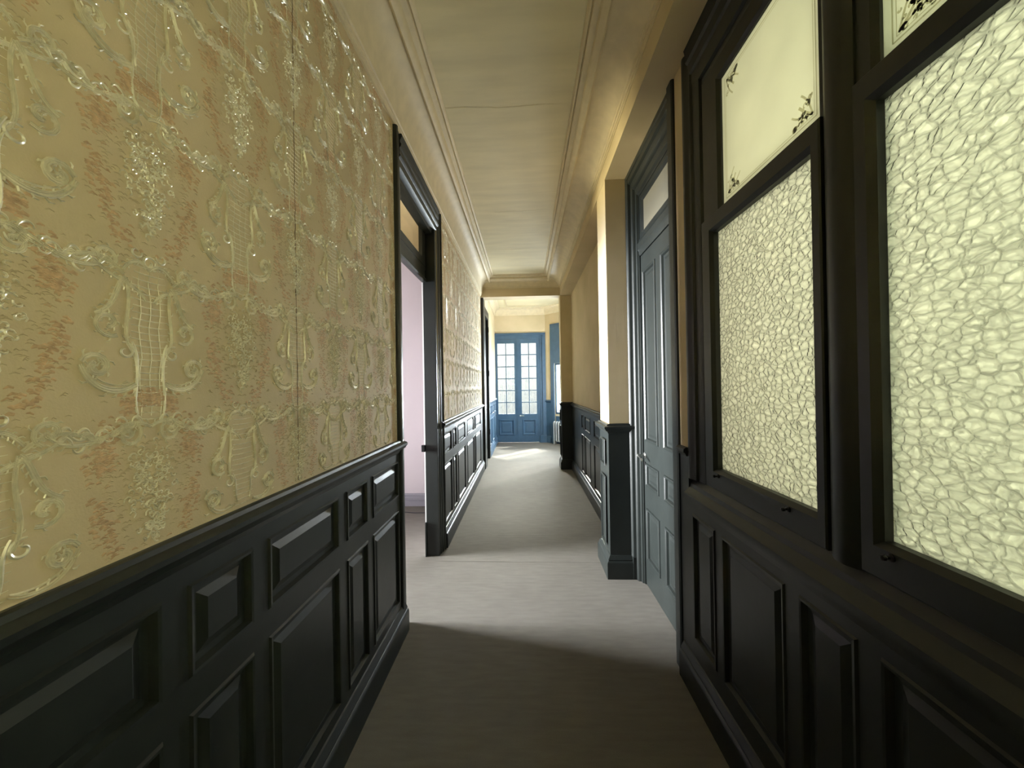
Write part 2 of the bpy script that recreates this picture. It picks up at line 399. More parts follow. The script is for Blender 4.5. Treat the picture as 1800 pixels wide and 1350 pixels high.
def paper_relief(bm, fr, u0, u1, z0, z1, uc=.742, zc=1.60, du=.2475, dv=.64, detail=1):
    """lay the motif over a rectangle of wall plane fr (u, z): raised strands that are part of the paper"""
    k0 = int((u0 - uc) / du) - 2; k1 = int((u1 - uc) / du) + 2
    for k in range(k0, k1 + 1):
        cu = uc + k * du; off = 0 if k % 2 == 0 else dv / 2
        for j in range(-3, 5):
            cz = zc + off + j * dv
            if cz < z0 - .4 or cz > z1 + .4: continue
            for pts, w, h, m in MOTIF:
                P = [(cu + a, cz + b) for a, b in pts]
                xs = [p[0] for p in P]; ys = [p[1] for p in P]
                if min(xs) < u0 + w or max(xs) > u1 - w or min(ys) < z0 + w or max(ys) > z1 - w: continue
                n = len(P)
                if detail < 1 and n > 6: P = P[::2] if n % 2 else P[::2] + [P[-1]]; n = len(P)
                prev = None
                for i, (a, b) in enumerate(P):
                    ta, tb = P[min(i + 1, n - 1)][0] - P[max(i - 1, 0)][0], P[min(i + 1, n - 1)][1] - P[max(i - 1, 0)][1]
                    L = math.hypot(ta, tb) or 1; nx, ny = -tb / L, ta / L
                    t = i / (n - 1); ww = w * .5 * (.35 + .65 * math.sin(math.pi * min(1, .12 + .88 * t)) ** .7)
                    cur = [bm.verts.new(fr.p(a + nx * ww, b + ny * ww, .0002)), bm.verts.new(fr.p(a, b, h + .0002)), bm.verts.new(fr.p(a - nx * ww, b - ny * ww, .0002))]
                    if prev:
                        for q in range(2):
                            f = bm.faces.new((prev[q], cur[q], cur[q + 1], prev[q + 1])); f.material_index = m
                    prev = cur

# ------------------------------------------------------------------ room shell
XL, XP, XR, XD, XB = -.778, .645, .80, .88, .84
ZC, ZH = 3.40, 3.09
# floor and ceilings
obj('floor', B(-4.6, 2.0, -2.7, 10.0, -.12, 0), CARPET)
bm = B(XL - .1, 1.0, -2.7, 6.62, ZC, ZC + .1); rc = random.Random(4)
for yc, xa, xb in ((2.50, -.52, .34), (4.02, -.3, .30), (5.15, -.52, .1), (5.8, -.5, .32), (1.2, -.5, .1)):     # lining paper joints
    y = yc; xs = [xa + (xb - xa) * i / 14 for i in range(15)]; pr = None
    for x in xs:
        y += rc.gauss(0, .006); q = [bm.verts.new((x, y - .007, ZC - .0002)), bm.verts.new((x, y, ZC - .0016)), bm.verts.new((x, y + .002, ZC - .0002))]
        if pr:
            for k in range(2): bm.faces.new((pr[k], q[k], q[k + 1], pr[k + 1]))
        pr = q
obj('ceiling', bm, PLASTER)
obj('ceiling_end_room', B(XL - .1, 1.6, 6.62, 10.0, 3.52, 3.62), PLASTER)
obj('ceiling_side_room', B(-4.6, -.84, .4, 4.8, 3.2, 3.3), simple('cream_ceiling', (.74, .66, .50), .8))
# a carpet seam across the passage
bm = extrude(bmesh.new(), [(-.012, 0), (-.006, .0035), (.006, .003), (.012, 0)], (XL - .02, 3.165, 0), (.84, 3.135, 0), (0, 1, 0), (0, 0, 1)); obj('trim_20', bm, CARPET, smooth=True)

# left corridor wall: paper above, painted dado below (near part, far part, over the doorway)
frL = Frame((XL, 0, 0), (0, 1, 0), (1, 0, 0))
def papered(name, boxes, reliefs):
    bm = bmesh.new()
    for b in boxes: box(bm, *b)
    bmesh.ops.recalc_face_normals(bm, faces=bm.faces[:])
    for r in reliefs: paper_relief(bm, *r[0], **r[1])
    return obj(name, bm, [PAPER, SILVER, ROSE], smooth=True, flip=False)
papered('wall_left', [(XL - .062, XL, -2.7, 2.30, 1.165, ZC), (XL - .062, XL - .03, -2.7, 2.30, 0, 1.165), (XL - .062, XL, 2.30, 3.30, 2.98, ZC), (XL - .062, XL, 3.30, 6.85, 1.165, ZC), (XL - .062, XL - .03, 3.30, 6.85, 0, 1.165)],
        [((frL, .30, 2.21, 1.18, 3.11), {}), ((frL, 3.43, 6.60, 1.18, 3.11), {})])
# torn paper seam on the near wall
bm = bmesh.new(); rnd = random.Random(5); pr = None
for i in range(90):
    z = 1.19 + i * .0205; y = 1.236 + rnd.gauss(0, .0012); w = rnd.uniform(.0008, .0022)
    cur = [bm.verts.new((XL + .0008, y - w, z)), bm.verts.new((XL + .0014, y + w, z))]
    if pr: bm.faces.new((pr[0], cur[0], cur[1], pr[1]))
    pr = cur
obj('trim_21', bm, simple('paper_seam_edge', (.16, .11, .06), .8))

DH_L, DH_U = (.215, .767), (.848, 1.060)
def dado_rects(spans, lo=DH_L, hi=DH_U):
    r = []
    for a, b in spans: r += [(a, b, *lo), (a, b, *hi)]
    return r
frLd = Frame((XL + .008, 0, 0), (0, 1, 0), (1, 0, 0))
dado('trim_1', frLd, -2.7, 2.27, dado_rects([(-1.05, -.75), (-.67, -.25), (-.19, .01), (.07, .27), (.33, .75), (.81, 1.01), (1.07, 1.485), (1.55, 1.759), (1.819, 2.19)]), base='baseboard_left')
dado('trim_2', frLd, 3.36, 6.60, dado_rects([(3.44, 3.80), (3.88, 4.06), (4.16, 4.66), (4.83, 5.42), (5.50, 5.60), (5.68, 6.28)]), base='baseboard_left_far', base_range=(3.42, 6.60))
for n_, y0, y1 in (('trim_1', 0, 0),): pass

# cornices
COR_L = [(0, 3.10), (.012, 3.10), (.014, 3.116), (.022, 3.118), (.024, 3.130), (.032, 3.134), (.036, 3.16), (.046, 3.22), (.066, 3.275), (.096, 3.315), (.135, 3.334), (.162, 3.338),
         (.166, 3.322), (.176, 3.316), (.190, 3.322), (.202, 3.338), (.206, 3.366), (.234, 3.372), (.236, 3.390), (.244, 3.382), (.252, 3.384), (.262, 3.394), (.264, 3.402), (0, 3.402)]
COR_R = [(0, 3.234), (.012, 3.234), (.014, 3.246), (.024, 3.248), (.028, 3.260), (.040, 3.266), (.060, 3.296), (.095, 3.322), (.14, 3.334), (.192, 3.340), (.196, 3.324), (.206, 3.318), (.222, 3.326), (.238, 3.342),
         (.242, 3.366), (.274, 3.372), (.276, 3.390), (.284, 3.382), (.292, 3.384), (.300, 3.394), (.302, 3.402), (0, 3.402)]
YB = 6.60
bm = extrude(bmesh.new(), COR_L, (XL, -2.7, 0), (XL, YB, 0), (1, 0, 0), (0, 0, 1)); obj('trim_3', bm, CORNICE, smooth=True)
bm = extrude(bmesh.new(), COR_R, (XP, -2.7, 0), (XP, YB, 0), (-1, 0, 0), (0, 0, 1)); obj('trim_4', bm, CORNICE, smooth=True)
bm = extrude(bmesh.new(), COR_R, (XL, YB, 0), (XP, YB, 0), (0, -1, 0), (0, 0, 1)); obj('trim_5', bm, CORNICE, smooth=True)

# header beam along the right side and the cross beam at the end
obj('wall_right_header', B(XP, 1.0, -2.7, YB + .25, ZH, ZC), PAPER)
bm = B(XL, XP, YB, YB + .25, ZH, 3.52); obj('wall_cross_beam', bm, PAPER)
# a narrow bead at the header's lower edge
bm = extrude(bmesh.new(), [(0, 0), (.004, -.001), (.006, .006), (.003, .012), (0, .012)], (XP, -2.7, 3.222), (XP, YB, 3.222), (-1, 0, 0), (0, 0, 1)); obj('trim_6', bm, CORNICE)

# ---- pillars on the right (papered above, painted below)
def pillar(name, tr, base, x0, x1, y0, y1, xside=None):
    root = obj(name, B(x0, x1, y0, y1, 1.19, ZH, bev=.004), PAPER)
    bm = B(x0 - .006, x1, y0 - .006, y1 + .006, 0, 1.18); o = obj(tr, bm, PAINT)
    # rail and skirting wrap three sides
    for nm, prof, z in (('dado_rail', DADO_RAIL, 1.16), (base, BASE, 0)):
        bm = bmesh.new()
        A, Bq, Cq, Dq = (x1, y0 - .006), (x0 - .006, y0 - .006), (x0 - .006, y1 + .006), (x1, y1 + .006)
        extrude(bm, prof, (A[0], A[1], z), (Bq[0], Bq[1], z), (0, -1, 0), (0, 0, 1), 0, -1)
        extrude(bm, prof, (Bq[0], Bq[1], z), (Cq[0], Cq[1], z), (-1, 0, 0), (0, 0, 1), -1, -1)
        extrude(bm, prof, (Cq[0], Cq[1], z), (Dq[0], Dq[1], z), (0, 1, 0), (0, 0, 1), -1, 0)
        obj(nm, bm, PAINT, o if nm == 'dado_rail' else None, smooth=True)
    frs = Frame((x0 - .0065, y0, 0), (0, 1, 0), (-1, 0, 0)); w = y1 - y0
    for r in ((.07, w - .07, *DH_L), (.07, w - .07, *DH_U)):
        bm = bmesh.new(); ring_panel(bm, frs, r, [(a, d + .0125) for a, d in RINGS]); obj('raised_panel', bm, PAINT, o, flip=False)
pillar('wall_pillar_near', 'trim_7', 'baseboard_pillar_near', XP, XB + .1, 2.90, 3.215)
pillar('wall_pillar_far', 'trim_8', 'baseboard_pillar_far', XP, XB + .1, YB, YB + .25)

# ---- bay wall between the pillars
papered('wall_right_bay', [(XB, XB + .12, 3.2, YB + .1, 1.165, ZC), (XB + .03, XB + .12, 3.2, YB + .1, 0, 1.165)], [])
frB = Frame((XB - .008, 0, 0), (0, 1, 0), (-1, 0, 0))
dado('trim_9', frB, 3.22, YB, dado_rects([(3.30, 3.50), (3.58, 4.02), (4.15, 4.56), (4.81, 5.24), (5.33, 5.53)]), base='baseboard_right')
# ---- right partition: panelled base, sill, windows
frR = Frame((XR, 0, 0), (0, 1, 0), (-1, 0, 0))
obj('wall_right', B(XR + .02, XR + .14, -2.7, 2.06, 0, .98), PAINT)
rr = [(a, b, .262, .868) for a, b in ((-1.35, -.95), (-.87, -.67), (-.59, -.19), (-.11, .09), (.17, .40), (.46, .873), (.932, 1.125), (1.185, 1.555), (1.61, 1.82))]
tr = obj('trim_11', board(bmesh.new(), frR, (-2.7, 1.955, 0, .96), rr), PAINT)
for r in rr:
    bm = bmesh.new(); ring_panel(bm, frR, r, RINGS); obj('raised_panel', bm, PAINT, tr, flip=False)
bm = extrude(bmesh.new(), BASE, (XR, -2.7, 0), (XR, 1.94, 0), (-1, 0, 0), (0, 0, 1)); obj('baseboard_right_near', bm, PAINT, smooth=True)
# plain dado and paper strip between window casing and door casing
obj('trim_12', B(XR, XR + .14, 1.86, 1.955, .96, 1.16), PAINT)
bm = extrude(bmesh.new(), [(0, -.03), (.008, -.03), (.014, -.016), (.022, -.010), (.022, .004), (.012, .012), (0, .014)], (XR, 1.862, 1.165), (XR, 1.955, 1.165), (-1, 0, 0), (0, 0, 1)); obj('trim_13', bm, PAINT, smooth=True)
obj('wall_right_strip', B(XR + .004, XR + .14, 1.86, 1.955, 1.16, ZH), PAPER)
# sill
SILL = [(-.04, .0), (.0, -.055), (.010, -.055), (.012, -.040), (.022, -.034), (.026, -.014), (.024, -.004), (.012, .004), (.004, .014), (-.006, .022), (-.010, .040), (-.030, .058), (-.034, .075), (-.05, .082), (-.09, .082), (-.09, 0)]
sill_bm = extrude(bmesh.new(), SILL, (XR, -2.7, .965), (XR, 1.86, .965), (-1, 0, 0), (0, 0, 1))
obj('trim_14', sill_bm, PAINT, smooth=True)

XG = .85
def ornament_strokes(u0, u1, z0, z1):
    S = []; rnd = random.Random(11)
    for o_, w in ((.022, .004), (.031, .0022)):
        a, b, c, d = u0 + o_, u1 - o_, z0 + o_, z1 - o_
        for p, q in (((a, c), (b, c)), ((b, c), (b, d)), ((b, d), (a, d)), ((a, d), (a, c))): S.append(([p, q], w))
    for su, sz, cu, cz in ((1, 1, u0, z0), (-1, 1, u1, z0), (-1, -1, u1, z1), (1, -1, u0, z1)):
        def T(pts): return [(cu + su * (x + .036), cz + sz * (y + .036)) for x, y in pts]
        S.append((T(bez((0, 0), (.02, .01), (.05, .01), (.085, .045), 10)), .006))
        S.append((T(bez((0, 0), (.01, .02), (.01, .05), (.045, .085), 10)), .006))
        S.append((T(bez((0, 0), (.03, .02), (.04, .04), (.055, .055), 10)), .008))
        for _ in range(26):
            t = rnd.random(); r = rnd.uniform(.004, .010); x, y = rnd.uniform(0, .075), 0
            y = rnd.uniform(0, .078 - x)
            S.append((T(spiral(x, y, r, r * .3, rnd.uniform(0, 6), .8, 7)), .005))
    return S
def strokes_on(bm, fr, S, d, mi):
    for pts, w in S:
        pr = None; n = len(pts)
        for i, (a, b) in enumerate(pts):
            ta, tb = pts[min(i + 1, n - 1)][0] - pts[max(i - 1, 0)][0], pts[min(i + 1, n - 1)][1] - pts[max(i - 1, 0)][1]
            L = math.hypot(ta, tb) or 1; nx, ny = -tb / L * w / 2, ta / L * w / 2
            cur = [bm.verts.new(fr.p(a + nx, b + ny, d)), bm.verts.new(fr.p(a - nx, b - ny, d))]
            if pr:
                f = bm.faces.new((pr[0], cur[0], cur[1], pr[1])); f.material_index = mi
            pr = cur
frG = Frame((XG - .003, 0, 0), (0, 1, 0), (-1, 0, 0))
def ring_frame(bm, x0, x1, oy0, oy1, oz0, oz1, iy0, iy1, iz0, iz1, lip=.008):
    """a rectangular frame with bevelled inner edge in the YZ plane, faces at x0 (room side) and x1"""
    def loop(x, a, b, c, d): return [bm.verts.new(p) for p in ((x, a, c), (x, b, c), (x, b, d), (x, a, d))]
    L = [loop(x1, oy0, oy1, oz0, oz1), loop(x0 + .004, oy0, oy1, oz0, oz1), loop(x0, oy0 + .004, oy1 - .004, oz0 + .004, oz1 - .004),
         loop(x0, iy0 - lip, iy1 + lip, iz0 - lip, iz1 + lip), loop(x0 + lip, iy0, iy1, iz0, iz1), loop(x1, iy0, iy1, iz0, iz1)]
    for p, q in zip(L, L[1:] + L[:1]):
        for i in range(4): bm.faces.new((p[i], p[(i + 1) % 4], q[(i + 1) % 4], q[i]))
def window_bay(n, y0, y1, stl, str_, ya=0, yb=0):
    """glass y0..y1; stl/str_ frame widths at the low-y and high-y side"""
    root = empty('window_%d' % n, (XG, (y0 + y1) / 2, 1.04))  # windows 3 to 5 are unseen, added for fill light
    a, b = y0 - stl, y1 + str_
    # fixed frame around upper light
    bm = bmesh.new(); ring_frame(bm, XG - .022, XG + .05, a, b, 2.20, 2.86, y0 + ya, y1 + yb, 2.238, 2.775, lip=.012)
    part('window_frame', bm, PAINT, root)
    # lower sash, standing proud
    bm = bmesh.new(); ring_frame(bm, XG - .036, XG + .03, a + .004, b - .004, 1.035, 2.222, y0, y1, 1.124, 2.150, lip=.014)
    s = part('sash', bm, PAINT, root)
    bm = B(XG - .002, XG + .002, y0 - .003, y1 + .003, 1.121, 2.153); part('glass_pane', bm, PEBBLE, s)
    bm = B(XG - .002, XG + .002, y0 + ya - .003, y1 + yb + .003, 2.235, 2.778)
    bmesh.ops.recalc_face_normals(bm, faces=bm.faces[:])
    strokes_on(bm, frG, ornament_strokes(y0 + ya, y1 + yb, 2.238, 2.775), 0, 1)
    part('glass_pane', bm, [FROST, ETCH], root, flip=False)
    # outer box frame down to the sill
    bm = bmesh.new(); ring_frame(bm, XG - .012, XG + .06, a - .012, b + .012, 1.02, 2.90, a + .002, b - .002, 1.037, 2.858, lip=.004)
    part('window_frame', bm, PAINT, root)
    for yy in (y0 + .10, y1 - .03):
        bm = lathe(bmesh.new(), [(.009, 0), (.009, .004), (.004, .006), (.004, .012), (.007, .016), (.006, .022), (.001, .024)], (XG - .036, yy, 1.10), (-1, 0, 0), (0, 0, 1), 12)
        part('sash_knob', bm, BLACKMETAL, s, smooth=True)
    return root
window_bay(1, 1.083, 1.632, .048, .085, -.02, -.05)
window_bay(2, .20, .889, .08, .053)
window_bay(3, -.62, .04, .08, .08)  # this and the following bays are unseen, added to let in fill light
window_bay(4, -1.46, -.80, .08, .08)
window_bay(5, -2.30, -1.64, .08, .08)
# mullion posts, casing and head above the windows
def post(n, y, w=.05):
    bm = extrude(bmesh.new(), [(-.06, -w / 2 - .004), (.028, -w / 2 - .004), (.034, -w / 2 + .004), (.040, -w / 2 + .014), (.046, -w * .2), (.048, 0), (.046, w * .2), (.040, w / 2 - .014), (.034, w / 2 - .004), (.028, w / 2 + .004), (-.06, w / 2 + .004)],
                 (XG, y, 1.03), (XG, y, 2.93), (-1, 0, 0), (0, 1, 0)); obj('trim_%d' % n, bm, PAINT, smooth=True)
post(15, .985, .085); post(16, .12, .06); post(17, -.71, .03); post(18, -1.55, .03)
# casing on the far side of the windows (stepped)
bm = extrude(bmesh.new(), [(-.06, 1.70), (.004, 1.70), (.010, 1.712), (.014, 1.73), (.026, 1.735), (.030, 1.75), (.030, 1.79), (.040, 1.797), (.044, 1.82), (.052, 1.83), (.054, 1.845), (.050, 1.86), (-.06, 1.86)],
             (XG, 0, 1.03), (XG, 0, ZH), (-1, 0, 0), (0, 1, 0)); obj('trim_19', bm, PAINT, smooth=True)
bm = extrude(bmesh.new(), [(-.06, 2.86), (.004, 2.86), (.012, 2.87), (.014, 2.895), (.028, 2.90), (.032, 2.93), (.032, 2.97), (.042, 2.978), (.046, 3.02), (.056, 3.03), (.060, 3.075), (.064, ZH), (-.06, ZH)],
             (XG, -2.7, 0), (XG, 1.80, 0), (-1, 0, 0), (0, 0, 1)); obj('trim_22', bm, PAINT, smooth=True)
obj('wall_right_lightwell', B(XG + .05, XG + .12, 1.705, 2.0, .9, ZC), PAPER)
# unseen pale walls and ceiling behind the partition, added to keep the sun off the panes
bm = bmesh.new()
for b in ((1.9, 2.0, -2.7, 2.1, 0, 3.5), (.98, 2.0, 2.0, 2.1, 0, 3.5), (.98, 2.0, -2.8, -2.7, 0, 3.5), (.98, 2.0, -2.8, 2.1, 3.4, 3.5)): box(bm, *b)
obj('wall_partition_sun_block', bm, simple('pale_green_sun_block', (.62, .66, .50), .8))
obj('wall_back', B(XL, 1.0, -2.8, -2.7, 0, ZC), PAPER)

# ---- door 2: closed panelled door in the recess between partition and near pillar
d2 = empty('door_2', (XD, 2.45, 0))
Y0, Y1 = 2.06, 2.80
# jamb post next to the partition: seen edge-on and dark
bm = extrude(bmesh.new(), [(-.07, 1.958), (.006, 1.958), (.012, 1.966), (.012, 2.02), (.004, 2.03), (-.02, 2.034), (-.05, 2.06), (-.14, 2.06), (-.14, 1.958)], (XR, 0, 0), (XR, 0, ZH), (-1, 0, 0), (0, 1, 0)); part('door_casing', bm, PAINT, d2, smooth=True)
bm = extrude(bmesh.new(), [(0, 2.90), (0, 2.888), (-.006, 2.880), (-.010, 2.866), (-.030, 2.862), (-.034, 2.846), (-.040, 2.840), (-.056, 2.836), (-.060, 2.815), (-.072, 2.81), (-.072, 2.80), (-.16, 2.80), (-.16, 2.90)], (XR, 0, 0), (XR, 0, ZH), (-1, 0, 0), (0, 1, 0)); part('door_casing', bm, PAINT, d2, smooth=True)
bm = B(XR + .004, XR + .03, 2.862, 2.898, 0, .17, bev=.003); part('plinth_block', bm, PAINT, d2)
bm = extrude(bmesh.new(), [(0, ZH), (-.002, 3.065), (-.010, 3.058), (-.014, 3.03), (-.030, 3.02), (-.034, 2.985), (-.042, 2.975), (-.056, 2.968), (-.060, 2.925), (-.072, 2.915), (-.072, 2.895), (-.16, 2.895), (-.16, ZH)], (XR, 1.98, 0), (XR, 2.88, 0), (-1, 0, 0), (0, 0, 1)); part('door_casing', bm, PAINT, d2, smooth=True)
# transom light: frame with a cream pane
bm = bmesh.new(); ring_frame(bm, XD - .004, XD + .05, Y0 - .01, Y1 + .01, 2.575, 2.90, Y0 + .055, Y1 - .055, 2.63, 2.845, lip=.02); part('transom_frame', bm, PAINT, d2)
bm = B(XD + .012, XD + .018, Y0 + .05, Y1 - .05, 2.62, 2.85); part('transom_pane', bm, simple('cream_painted_pane', (.15, .137, .095), .6), d2)
bm = extrude(bmesh.new(), [(-.06, 2.455), (.004, 2.455), (.008, 2.465), (.010, 2.49), (.018, 2.50), (.020, 2.545), (.012, 2.555), (.008, 2.575), (-.06, 2.585)], (XD, Y0 - .02, 0), (XD, Y1 + .01, 0), (-1, 0, 0), (0, 0, 1)); part('transom_bar', bm, PAINT, d2, smooth=True)
frD = Frame((XD, 0, 0), (0, 1, 0), (-1, 0, 0))
cols = ((2.115, 2.395), (2.49, 2.755)); rows = ((.20, .585), (.745, .915), (1.075, 2.33))
rr = [(a, b, c, d) for a, b in cols for c, d in rows]
lf = part('door_leaf', board(bmesh.new(), frD, (Y0 + .003, Y1 - .003, .008, 2.448), rr, th=.04), PAINT, d2)
DR = [(0, 0), (.004, .008), (.012, .010), (.020, .004), (.026, -.009), (.040, -.010), (.060, -.004)]
for r in rr:
    bm = bmesh.new(); ring_panel(bm, frD, r, DR); part('raised_panel', bm, PAINT, lf, flip=False)
# lever handle with rosette
bm = lathe(bmesh.new(), [(.024, 0), (.024, .004), (.018, .007), (.010, .010), (.010, .045), (.013, .048), (.013, .058), (.006, .062)], (XD, 2.775, .965), (-1, 0, 0), (0, 0, 1), 20)
tube(bm, [(XD - .052, 2.775, .965), (XD - .054, 2.745, .967), (XD - .054, 2.71, .958), (XD - .054, 2.67, .946)], lambda t: .008 - .002 * t, 10)
part('door_handle', bm, METAL, lf, smooth=True)
bm = B(XD - .006, XD, 2.765, 2.785, .86, .92, bev=.002); part('keyhole_plate', bm, BLACKMETAL, lf)
obj('wall_right_door_backing', B(XD + .05, XD + .12, 1.95, 2.95, 0, ZC), PAINT)

# ---- door 1: open doorway on the left with transom light
d1 = empty('door_1', (XL, 2.78, 0))
XT = XL - .105
def casing_side(y_out, sgn, z1=3.02):
    prof = [(-.10, 0), (.012, 0), (.022, .006 * 1), (.026, .020), (.022, .030), (.014, .034), (.012, .075), (.004, .084), (.002, .115), (-.010, .122), (-.10, .122)]
    return extrude(bmesh.new(), [(a, sgn * b) for a, b in prof], (XL, y_out, 0), (XL, y_out, z1), (1, 0, 0), (0, 1, 0))
part('door_casing', casing_side(2.212, 1, 3.10), PAINT, d1, smooth=True)
part('door_casing', casing_side(3.42, -1, 3.10), PAINT, d1, smooth=True)
bm = extrude(bmesh.new(), [(-.10, 3.10), (.026, 3.10), (.030, 3.085), (.022, 3.07), (.016, 3.062), (.016, 3.045), (.024, 3.038), (.020, 3.022), (.012, 3.014), (.012, 2.975), (.018, 2.965), (.010, 2.955), (.004, 2.95), (.002, 2.91), (-.010, 2.90), (-.03, 2.892), (-.034, 2.865), (-.10, 2.855)],
             (XL, 2.30, 0), (XL, 3.33, 0), (1, 0, 0), (0, 0, 1)); part('door_casing', bm, PAINT, d1, smooth=True)
# rebated jamb linings
part('door_jamb', B(XT - .012, XL - .005, 2.30, 2.345, 0, 2.90, bev=.003), PAINT, d1)
jm = part('door_jamb', B(XT - .012, XL - .005, 3.255, 3.305, 0, 2.90, bev=.003), PAINT, d1)
part('jamb_edge', B(XT - .024, XT - .012, 3.262, 3.305, 0, 2.86), WHITE, jm)
bm = B(XT - .042, XT - .010, 3.236, 3.262, .925, .985, bev=.003); box(bm, XT - .020, XT - .012, 3.228, 3.240, .93, .98)
lp = part('strike_plate', bm, BLACKMETAL, jm)
bm = B(XT - .02, XT - .008, 3.236, 3.256, 0, .30, bev=.002); part('jamb_plinth', bm, PAINT, jm)
# transom
bm = extrude(bmesh.new(), [(-.02, 2.43), (.018, 2.43), (.024, 2.445), (.020, 2.46), (.010, 2.47), (.010, 2.53), (.016, 2.545), (.012, 2.565), (-.02, 2.575)], (XT, 2.34, 0), (XT, 3.26, 0), (1, 0, 0), (0, 0, 1)); part('transom_bar', bm, PAINT, d1, smooth=True)
bm = bmesh.new(); ring_frame(bm, XT + .015, XT - .015, 2.33, 3.27, 2.56, 2.95, 2.40, 3.155, 2.625, 2.885, lip=-.0)
part('transom_frame', bm, PAINT, d1)
bm = B(XT - .003, XT + .003, 2.395, 3.16, 2.62, 2.89); part('transom_pane', bm, AMBER, d1)

# side room seen through the doorway
obj('wall_side_room_back', B(-4.6, XL - .062, 4.63, 4.75, 0, 3.2), SIDEWALL)
obj('wall_side_room_front', B(-4.6, XL - .062, .4, .52, 0, 3.2), SIDEWALL)
bm = B(XL - .125, XL - .062, .5, 2.305, 0, 3.2); box(bm, XL - .125, XL - .062, 3.30, 4.65, 0, 3.2); box(bm, XL - .125, XL - .062, 2.305, 3.30, 2.95, 3.2); obj('wall_side_room_corridor', bm, SIDEWALL)
bm = bmesh.new()
for b in ((-4.1, -4.0, .4, 2.2, 0, 3.2), (-4.1, -4.0, 3.3, 4.7, 0, 3.2), (-4.1, -4.0, 2.2, 3.3, 2.5, 3.2), (-4.1, -4.0, 2.2, 3.3, 0, .5)): box(bm, *b)
obj('wall_side_room_window', bm, SIDEWALL)
bm = extrude(bmesh.new(), [(0, 0), (.018, 0), (.018, .07), (.024, .075), (.024, .115), (.016, .12), (.018, .14), (.008, .155), (0, .16)], (-4.0, 4.63, 0), (XL - .13, 4.63, 0), (0, -1, 0), (0, 0, 1)); obj('baseboard_side_room', bm, SIDETRIM, smooth=True)
w6 = empty('window_6', (-4.05, 2.75, .5)); bm = bmesh.new(); ring_frame(bm, -4.0, -4.09, 2.2, 3.3, .5, 2.5, 2.28, 3.22, .6, 2.42, lip=0)
box(bm, -4.08, -4.03, 2.72, 2.78, .6, 2.42); part('window_frame', bm, WHITE, w6)
bm = tube(bmesh.new(), [(-1.75, 4.46, .005), (-1.6, 4.42, .005), (-1.45, 4.385, .005), (-1.33, 4.355, .005), (-1.2, 4.365, .005), (-1.08, 4.35, .005), (-.98, 4.40, .005)], .004, 8)
o = obj('cable', bm, RUBBER, smooth=True, kind=False); o['label'] = 'thin dark cable lying on the carpet of the side room'; o['category'] = 'cable'

# ---- door 3: dark door at the far end of the left wall, just past the cross beam
papered('wall_left_end', [(XL - .062, XL, 7.72, 10.0, 1.165, 3.52), (XL - .062, XL - .03, 7.72, 10.0, 0, 1.165), (XL - .062, XL, 6.85, 7.72, 3.0, 3.52)], [])
d3 = empty('door_3', (XL, 7.2, 0))
part('door_casing', B(XL - .06, XL + .05, 6.64, 6.90, 0, 3.09, bev=.006), PAINT, d3)
part('door_casing', B(XL - .06, XL + .035, 7.62, 7.76, 0, 3.02, bev=.006), PAINT, d3)
part('door_casing', B(XL - .06, XL + .035, 6.90, 7.62, 2.86, 3.02, bev=.006), PAINT, d3)
frE = Frame((XL - .02, 0, 0), (0, 1, 0), (1, 0, 0)); rr = [(7.0, 7.22, .2, .95), (7.3, 7.52, .2, .95), (7.0, 7.22, 1.1, 2.7), (7.3, 7.52, 1.1, 2.7)]
lf = part('door_leaf', board(bmesh.new(), frE, (6.90, 7.62, .01, 2.855), rr, th=.035), PAINT, d3)
for r in rr:
    bm = bmesh.new(); ring_panel(bm, frE, r, DR); part('raised_panel', bm, PAINT, lf, flip=False)
for z in (.5, 1.7, 2.6):
    bm = lathe(bmesh.new(), [(.008, 0), (.008, .10), (.003, .11)], (XL + .04, 7.60, z), (0, 0, 1), (1, 0, 0), 10); part('hinge', bm, BLACKMETAL, d3, smooth=True)

# ---- end room
YE = 9.72
dado('trim_23', Frame((XL + .008, 0, 0), (0, 1, 0), (1, 0, 0)), 7.77, YE, dado_rects([(7.85, 8.25), (8.33, 8.53), (8.61, 9.05), (9.13, 9.6)]), mats=GLAREPAINT, base='baseboard_end_left')
bm = B(XL - .1, .60, YE, YE + .12, 2.87, 3.52); box(bm, XL - .1, XL - .03, YE, YE + .12, 0, 2.87); obj('wall_back_end', bm, PAPER)
# splayed corner wall with a window
P0, P1 = Vector((.545, YE, 0)), Vector((1.245, YE - .70, 0)); du = (P1 - P0).normalized(); nn = Vector((-du.y * -1, -du.x, 0)); nn = Vector((-.7071, -.7071, 0))
frS = Frame(P0, du, nn); LS = (P1 - P0).length
WU0, WU1, WZ0, WZ1 = .30, .88, .75, 2.05
bm = bmesh.new(); board(bm, frS, (0, LS + .03, 0, 3.52), [(WU0, WU1, WZ0, WZ1)], th=.10)
# cut the same hole at the back: rebuild as four boxes instead
bm.free(); bm = bmesh.new()
def fbox(bm, fr, u0, u1, z0, z1, d0, d1):
    q = [fr.p(u, z, d) for u, z, d in ((u0, z0, d0), (u1, z0, d0), (u1, z0, d1), (u0, z0, d1), (u0, z1, d0), (u1, z1, d0), (u1, z1, d1), (u0, z1, d1))]
    vs = [bm.verts.new(p) for p in q]
    for i in ((3, 2, 1, 0), (4, 5, 6, 7), (0, 1, 5, 4), (1, 2, 6, 5), (2, 3, 7, 6), (3, 0, 4, 7)): bm.faces.new([vs[k] for k in i])
for a in ((0, WU0, 0, 3.52), (WU1, LS + .05, 0, 3.52), (WU0, WU1, 0, WZ0), (WU0, WU1, WZ1, 3.52)): fbox(bm, frS, *a, -.10, 0)
obj('wall_splay', bm, PAPER)
w7 = empty('window_7', tuple(frS.p(.59, 0, 0)))
bm = bmesh.new()
